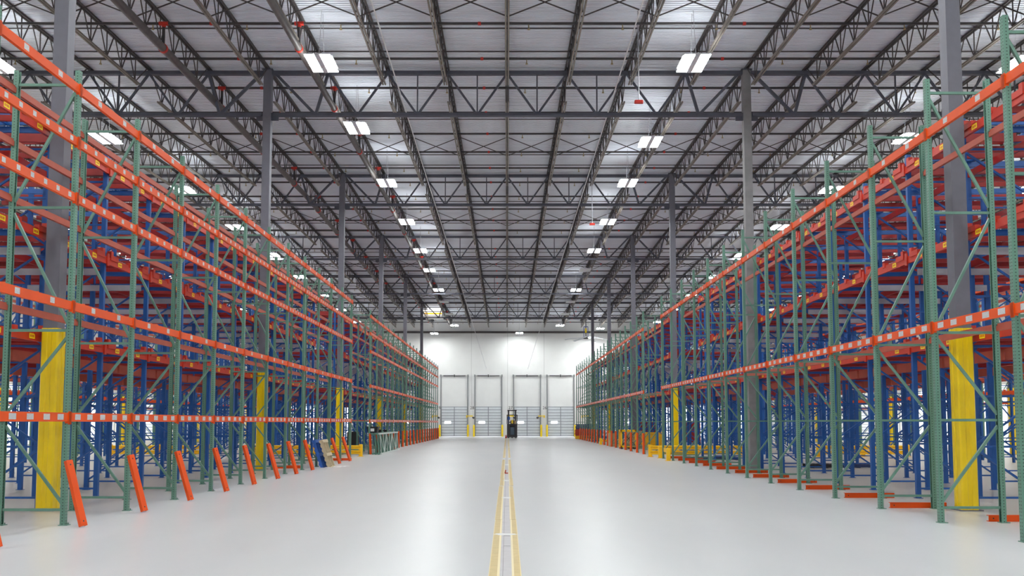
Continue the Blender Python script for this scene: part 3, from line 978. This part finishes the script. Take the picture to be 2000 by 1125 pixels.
# ------------------------------------------------------------------ pallets, frames, loads
def pallet(name, m, loc, lab, L=1.2, W=1.0, rot=(0,0,0), grp=None, m2=None):
    t = thing(name, loc, lab, 'pallet', grp); t.rotation_euler = rot
    for k in range(7):
        x = -L/2 + 0.05 + k*(L-0.1)/6
        b = MB(); b.box(x-0.05, x+0.05, -W/2, W/2, 0.122, 0.144); b.build('top_board', m, t)
    for y in (-W/2+0.04, 0, W/2-0.04):
        b = MB(); b.box(-L/2, L/2, y-0.02, y+0.02, 0.022, 0.121); b.build('stringer', m2 or m, t)
    for x in (-L/2+0.06, 0, L/2-0.06):
        b = MB(); b.box(x-0.06, x+0.06, -W/2, W/2, 0, 0.021); b.build('bottom_board', m, t)
    return t
a = math.radians(72)
pallet('pallet', M['bluewood'], (-7.2, 34.75, 0.5), 'blue painted pallet leaning on a green post of the left rack', 1.2, 1.0, (0, a-math.pi, 0))
pallet('pallet', M['wood'], (-6.93, 34.8, 0.5), 'pale wooden pallet leaning in front of the blue pallet on the left', 1.2, 1.0, (0, a-math.pi, 0))
bpy.context.view_layer.update()
# scraps of film at the pallets' feet
b = MB()
for k in range(9):
    x = -6.75 + random.uniform(-0.2,0.45); y = 34.6 + random.uniform(-0.4,0.7); r = random.uniform(0.08,0.2)
    vs = [(x,y,0.02+random.uniform(0,0.03))]; n = 7
    for i in range(n):
        an = 2*math.pi*i/n; rr = r*random.uniform(0.6,1.3)
        vs.append((x+rr*math.cos(an), y+rr*math.sin(an), 0.004))
    b.add(vs, [(0,1+i,1+(i+1)%n) for i in range(n)] + [tuple(range(n,0,-1))])
tag(b.build('plastic_film', M['film']), 'crumpled white plastic film on the floor by the leaning pallets', 'plastic film', kind='stuff')

def stored_frame(x, y, lean, L, m, lab, H=1.12):
    """upright frame lying on its long edge along +y"""
    t = thing('upright_frame', (x, y, 0), lab, 'rack frame', 'green upright frames stood on edge')
    t.rotation_euler = (0, lean, 0)
    for z in (0.04, H):
        b = MB(); b.box(-0.037, 0.037, 0, L, z-0.038, z+0.038); b.build('post', m, t)
    ys_ = [0.25 + i*(L-0.5)/6 for i in range(7)]
    for i, q in enumerate(ys_):
        b = MB(); b.bar((0,q,0.07),(0,q,H-0.03),0.035); b.build('brace', m, t)
        if i < 6:
            r = ys_[i+1]
            b = MB(); b.bar((0,q+0.05,0.07 if i%2 else H-0.04),(0,r-0.05,H-0.04 if i%2 else 0.07),0.035); b.build('brace', m, t)
    return t
for i in range(6):
    stored_frame(-7.22 + i*0.085, 48.0 - 0.06*i + (0.3 if i % 2 else 0), math.radians(-5), 8.0, M['pale_green'] if i in (5,) else M['green_plain'],
                 ('pale green rack frame on the aisle side of the stored frames at the left' if i == 5 else 'green rack frame stood on edge at the left, %s from the rack side' % ORD[i]))
t = thing('black_bin', (-7.32, 48.9, 1.16), 'black plastic bin resting on the stored green frames', 'bin')
b = MB()
vs = [(-0.28,-0.35,0),(0.2,-0.35,0),(0.2,0.35,0),(-0.28,0.35,0),(-0.36,-0.42,0.34),(0.28,-0.42,0.34),(0.28,0.42,0.34),(-0.36,0.42,0.34),(-0.33,-0.39,0.34),(0.25,-0.39,0.34),(0.25,0.39,0.34),(-0.33,0.39,0.34),(-0.25,-0.32,0.03),(0.17,-0.32,0.03),(0.17,0.32,0.03),(-0.25,0.32,0.03)]
b.add(vs, [(3,2,1,0),(0,1,5,4),(1,2,6,5),(2,3,7,6),(3,0,4,7),(4,5,9,8),(5,6,10,9),(6,7,11,10),(7,4,8,11),(8,9,13,12),(9,10,14,13),(10,11,15,14),(11,8,12,15),(12,13,14,15)])
b.build('tub', M['black'], t)
b = MB(); b.box(-0.12, 0.08, -0.4, -0.389, 0.08, 0.24); tag(b.build('paper_label', M['white'], t), 'white paper label')

# dark wrapped load behind the left frames
t = thing('wrapped_load', (-8.9, 51.5, 0), 'dark wrapped pallet load behind the stored green frames', 'pallet load')
b = MB(); b.bev(-0.3,0.3,-0.4,0.4,0.14,1.2,0.05); b.build('load', M['black'], t)
b = MB()
for x in (-0.42,0,0.42): b.box(x-0.05,x+0.05,-0.5,0.5,0,0.11)
b.box(-0.5,0.5,-0.5,0.5,0.11,0.139); b.build('pallet_base', M['wood'], t)
t = thing('wrapped_load', (-8.5, 60.5, 0), 'dark wrapped pallet load deeper in the far left rack', 'pallet load')
b = MB(); b.bev(-0.45,0.45,-0.5,0.5,0.14,1.25,0.05); b.build('load', M['black'], t)
b = MB(); b.box(-0.5,0.5,-0.5,0.5,0,0.139); b.build('pallet_base', M['wood'], t)

# blue and dark pallets on the floor under the right rack
pallet('pallet', M['darkblue'], (8.75, 41.2, 0.0), 'dark blue pallet lying under the right rack near the guard rail, aisle side', 1.1, 1.2)
pallet('pallet', M['darkblue'], (10.1, 41.6, 0.0), 'dark blue pallet lying under the right rack near the guard rail, inner side', 1.1, 1.2)
pallet('pallet', M['dark'], (12.1, 34.3, 0.0), 'black pallet lying among the blue posts on the right, aisle side', 1.2, 1.0)
pallet('pallet', M['darkblue'], (13.4, 34.5, 0.0), 'dark pallet lying among the blue posts on the right, inner side', 1.2, 1.0)

# yellow rack, beams and cartons along the far right row
def beam_stack(x, y, n, ncol, L, m, lab, name='steel_beam', dz=0.11, z0=0.1, grp=None, along='x', jit=0.04):
    for k in range(n):
        for c in range(ncol):
            b = MB()
            prof = [(-0.05,0),(0.05,0),(0.05,0.03),(0.015,0.03),(0.015,0.065),(0.05,0.065),(0.05,0.095),(-0.05,0.095),(-0.05,0.065),(-0.015,0.065),(-0.015,0.03),(-0.05,0.03)]
            key = ('st', L, along, m.name)
            fn = (lambda u,v,q: (q,u,v)) if along == 'x' else (lambda u,v,q: (u,q,v))
            def mk():
                b = MB(); b.prism(prof, fn, -L/2, L/2); return b
            o = shared(key, mk, name, m, None, (x + (random.uniform(-jit,jit) if along == 'x' else c*0.24), y + (c*0.24 if along == 'x' else 0), z0+k*dz))
            tag(o, lab % (ORD[k], ORD[c]), 'steel beam', grp)
beam_stack(9.35, 57.2, 9, 3, 1.3, M['safety'], 'yellow steel beam in the stack behind the yellow frame, %s layer up, %s from the camera', z0=0.12, grp='stacked yellow beams')
t = thing('yellow_frame', (7.45, 58.2, 0), 'yellow steel stillage frame standing by the far right posts', 'steel frame')
for x in (0.0, 0.95):
    for y in (0.0, 0.9):
        b = MB(); b.box(x-0.05,x+0.05,y-0.05,y+0.05,0.1,1.25); b.build('frame_post', M['safety'], t)
b = MB(); b.box(-0.05,1.0,-0.05,0.05,1.12,1.25); b.box(-0.05,1.0,0.85,0.95,1.12,1.25); b.box(-0.05,0.05,0.05,0.85,1.12,1.25); b.build('top_rail', M['safety'], t)
b = MB(); b.box(-0.05,1.0,-0.05,0.95,0.1,0.2); b.build('base', M['safety'], t)
b = MB(); b.box(-0.02,0.1,-0.05,0.95,0,0.1); b.box(0.85,0.97,-0.05,0.95,0,0.1); b.build('foot', M['dark'], t)
for k, wv in ((1,0.3),(2,0.25)):
    b = MB(); b.bar((0.03,-0.02,0.25),(0.92,-0.02,1.1),0.04) if k == 1 else b.bar((0.92,-0.02,0.25),(0.03,-0.02,1.1),0.04)
    b.build('cross_brace', M['dark'], t)
for k in range(8):
    pallet('pallet', M['wood'], (8.5, 59.4, k*0.146), 'wooden pallet in the stack beside the yellow frame, %s from the floor' % ORD[k], 1.0, 1.0, (0,0,0.02*(k%3)), 'stacked wooden pallets')
for i, (x, y, s, h, tt) in enumerate(((7.6,64.2,0.5,0.42,'front lower'), (7.62,64.8,0.48,0.95,'rear tall'), (8.1,64.0,0.45,0.55,'right hand'))):
    t = thing('cardboard_box', (x, y, 0), 'brown cardboard box on the floor by the far right posts, the %s one' % tt, 'box', 'brown boxes by the far right rack')
    b = MB(); b.box(-s/2,s/2,-s/2,s/2,0,h); b.build('carton', M['card'], t)
    b = MB(); b.box(-0.03,0.03,-s/2-0.002,s/2+0.002,h,h+0.003); b.build('packing_tape', M['tape_lt'], t)
guard_rail(7.3, 69.5, 7.9, 69.6, 2, 'stub of yellow guard rail standing near the cardboard boxes', 0.5, (0.3,))
# layered beam pile at the end of the right row
beam_stack(8.0, 92.6, 3, 4, 1.7, M['safety'], 'yellow beam at the bottom of the pile by the back end, %s layer, %s from the camera', z0=0.02, grp='yellow beams of the end pile', jit=0.08)
beam_stack(8.0, 92.6, 6, 4, 1.7, M['redorange'], 'orange beam in the middle of the pile by the back end, %s layer, %s from the camera', z0=0.35, grp='orange beams of the end pile', jit=0.12)
beam_stack(8.0, 92.6, 5, 4, 1.7, M['darkblue'], 'dark blue beam at the top of the pile by the back end, %s layer, %s from the camera', z0=1.01, grp='blue beams of the end pile', jit=0.12)
for x, y, lab in ((11.5,73,'nearer'),(14.5,71,'farther')):
    t = thing('red_container', (x, y, 0), 'red steel container behind the far right rack, %s one' % lab, 'container', 'red containers behind the racks')
    b = MB(); b.bev(-0.8,0.8,-0.6,0.6,0.15,1.75,0.04); b.build('body', M['red'], t)
    b = MB(); b.box(-0.8,-0.6,-0.6,0.6,0,0.149); b.box(0.6,0.8,-0.6,0.6,0,0.149); b.build('skid', M['dark'], t)
for i,(x,y) in enumerate(((7.7,80.5),(7.8,84.0))):
    pallet('pallet', M['bluewood'] if i == 0 else M['wood'], (x+0.4, y, 0), ('blue' if i == 0 else 'wooden')+' pallet on the floor between the far right posts', 1.0, 1.0)

# ------------------------------------------------------------------ reach truck
t = thing('reach_truck', (0.55, 98.9, 0), 'dark reach truck seen from behind in the middle of the aisle', 'forklift')
b = MB(); b.bev(-0.58,0.58,-0.55,0.45,0.08,0.36,0.04); b.build('chassis', M['truck'], t)
b = MB(); b.bev(-0.57,-0.24,-0.5,0.4,0.36,1.5,0.04); b.bev(0.28,0.57,-0.5,0.4,0.36,1.5,0.04); b.box(-0.24,0.28,-0.05,0.4,0.36,1.5); b.box(-0.57,0.57,-0.5,0.4,1.42,1.56); b.build('body', M['truck'], t)
b = MB(); b.bev(-0.22,0.26,-0.42,-0.06,0.36,1.18,0.03); tag(b.build('rear_panel', M['truck_panel'], t), 'slate blue rear panel')
for x in (-0.55, 0.55):
    for y in (-0.45, 0.35):
        b = MB(); b.box(x-0.045,x+0.045,y-0.04,y+0.04,1.56,2.5); b.build('guard_post', M['truck'], t)
b = MB(); b.box(-0.6,0.6,-0.52,-0.44,2.5,2.58); b.box(-0.6,0.6,0.36,0.44,2.5,2.58)
for k in range(9): b.box(-0.58+k*0.14,-0.54+k*0.14,-0.44,0.36,2.51,2.55)
b.build('overhead_guard', M['truck'], t)
for s in (-1,1):
    b = MB(); b.box(s*0.31,s*0.47,0.5,0.68,0.1,3.08); b.build('mast_rail', M['truck'], t)
b = MB(); b.box(-0.52,0.52,0.5,0.66,3.0,3.12); b.box(-0.34,0.34,0.52,0.62,1.7,1.8); b.box(-0.46,0.46,0.45,0.66,0.36,0.5); b.build('mast_crossbar', M['truck'], t)
for s in (-1,1):
    b = MB(); b.box(s*0.2,s*0.32,0.7,1.8,0.05,0.1); b.box(s*0.2,s*0.32,0.69,0.74,0.1,0.6); b.build('fork', M['dark'], t)
for x, y in ((-0.42,-0.35),(0.42,-0.35),(0.0,0.2)):
    b = MB(); b.tube([(x-0.08,y,0.15),(x+0.08,y,0.15)],0.15,16); b.build('wheel', M['rubber'], t)
b = MB(); b.bev(-0.2,0.3,-0.1,0.1,1.56,1.95,0.04); b.build('backrest', M['dark'], t)
b = MB(); b.bev(-0.52,-0.24,-0.3,-0.1,2.02,2.4,0.06); b.box(-0.41,-0.38,-0.22,-0.18,1.56,2.05); tag(b.build('blue_bag', M['bluewood'], t), 'blue bag hung on the guard')
b = MB(); b.bev(0.22,0.44,-0.2,0.0,1.56,1.9,0.03); tag(b.build('document_box', M['card'], t), 'tan document box')
b = MB(); b.bev(-0.08,0.12,-0.3,-0.12,1.6,2.0,0.03); tag(b.build('control_pod', M['yellow'], t), 'yellow control pod')
t = thing('traffic_cone', (-0.12, 98.2, 0), 'small orange-red cone on the floor left of the reach truck', 'cone')
b = MB(); b.tube([(0,0,0.03),(0,0,0.36)],[0.11,0.03],12); b.build('cone_body', M['redfit'], t)
b = MB(); b.box(-0.14,0.14,-0.14,0.14,0,0.03); b.build('cone_base', M['dark'], t)

# ------------------------------------------------------------------ taped floor joint
def strip(name, x0, x1, y0, y1, m, lab, grp):
    b = MB(); b.box(x0, x1, y0, y1, 0.0, 0.004)
    return tag(b.build(name, m), lab, 'floor tape', grp)
segs = [(4.5, 16.0, 0.0), (16.02, 24.3, -0.006), (24.5, 27.6, 0.006), (27.65, 41.5, -0.004), (43.7, 62.0, 0.003), (63.0, 97.0, 0.0)]
for i, (a0, a1, dx) in enumerate(segs):
    for s, x0, x1, xi in (('left', -0.205, -0.092, -0.115), ('right', 0.058, 0.155, 0.080)):
        t = thing('joint_tape', (0, a0, 0), 'tan tape strip along the %s side of the floor joint, %s length from the camera' % (s, ORD[i]), 'floor tape', 'tape strips of the floor joint')
        b = MB()
        if s == 'left': b.box(x0+dx, xi+dx, 0, a1-a0, 0.0, 0.003)
        else: b.box(xi+dx, x1+dx, 0, a1-a0, 0.0, 0.003)
        b.build('tan_band', M['tape'], t)
        b = MB()
        if s == 'left': b.box(xi+dx, x1+dx+0.006, 0, a1-a0, 0.0, 0.0035); b.box(x0+dx-0.008, x0+dx, 0, a1-a0, 0, 0.0035)
        else: b.box(x0+dx-0.004, xi+dx, 0, a1-a0, 0.0, 0.0035); b.box(x1+dx, x1+dx+0.008, 0, a1-a0, 0, 0.0035)
        b.build('pale_edge', M['tape_lt'], t)
b = MB(); b.box(-0.085, 0.053, 4.5, 97, 0, 0.0015); b.box(-0.052, -0.048, 4.5, 97, 0.0015, 0.002, 1)
for y in (18.5, 13.7, 12.6): b.box(-0.05, 0.045, y, y+0.03, 0.0015, 0.002, 1)
tag(b.build('floor_joint', [M['slab'], M['dark']]), 'filled concrete joint running down the middle of the aisle floor', 'floor joint')
for i, (y, r, wd) in enumerate(((13.9, 0.12, 0.19), (20.6, 0.22, 0.12), (26.6, 0.3, 0.1), (36.5, 0.5, 0.11))):
    b = MB(); n = 20; vs = [(-0.02, y, 0.0045)]
    for k in range(n):
        an = 2*math.pi*k/n; rr = random.uniform(0.75, 1.15)
        vs.append((-0.02+wd*math.cos(an)*rr, y+r*math.sin(an)*rr, 0.0042))
    b.add(vs, [(0, 1+k, 1+(k+1)%n) for k in range(n)])
    b.add([(v[0], v[1], 0.0005) for v in vs[1:]], [tuple(range(n-1,-1,-1))])
    tag(b.build('dust_patch', M['smudge']), 'white dusty smear across the floor joint, %s from the camera' % ORD[i], 'smear', 'dust smears on the joint')
t = thing('red_bracket', (-0.02, 30.2, 0.004), 'small red angled bracket lying on the floor joint', 'bracket')
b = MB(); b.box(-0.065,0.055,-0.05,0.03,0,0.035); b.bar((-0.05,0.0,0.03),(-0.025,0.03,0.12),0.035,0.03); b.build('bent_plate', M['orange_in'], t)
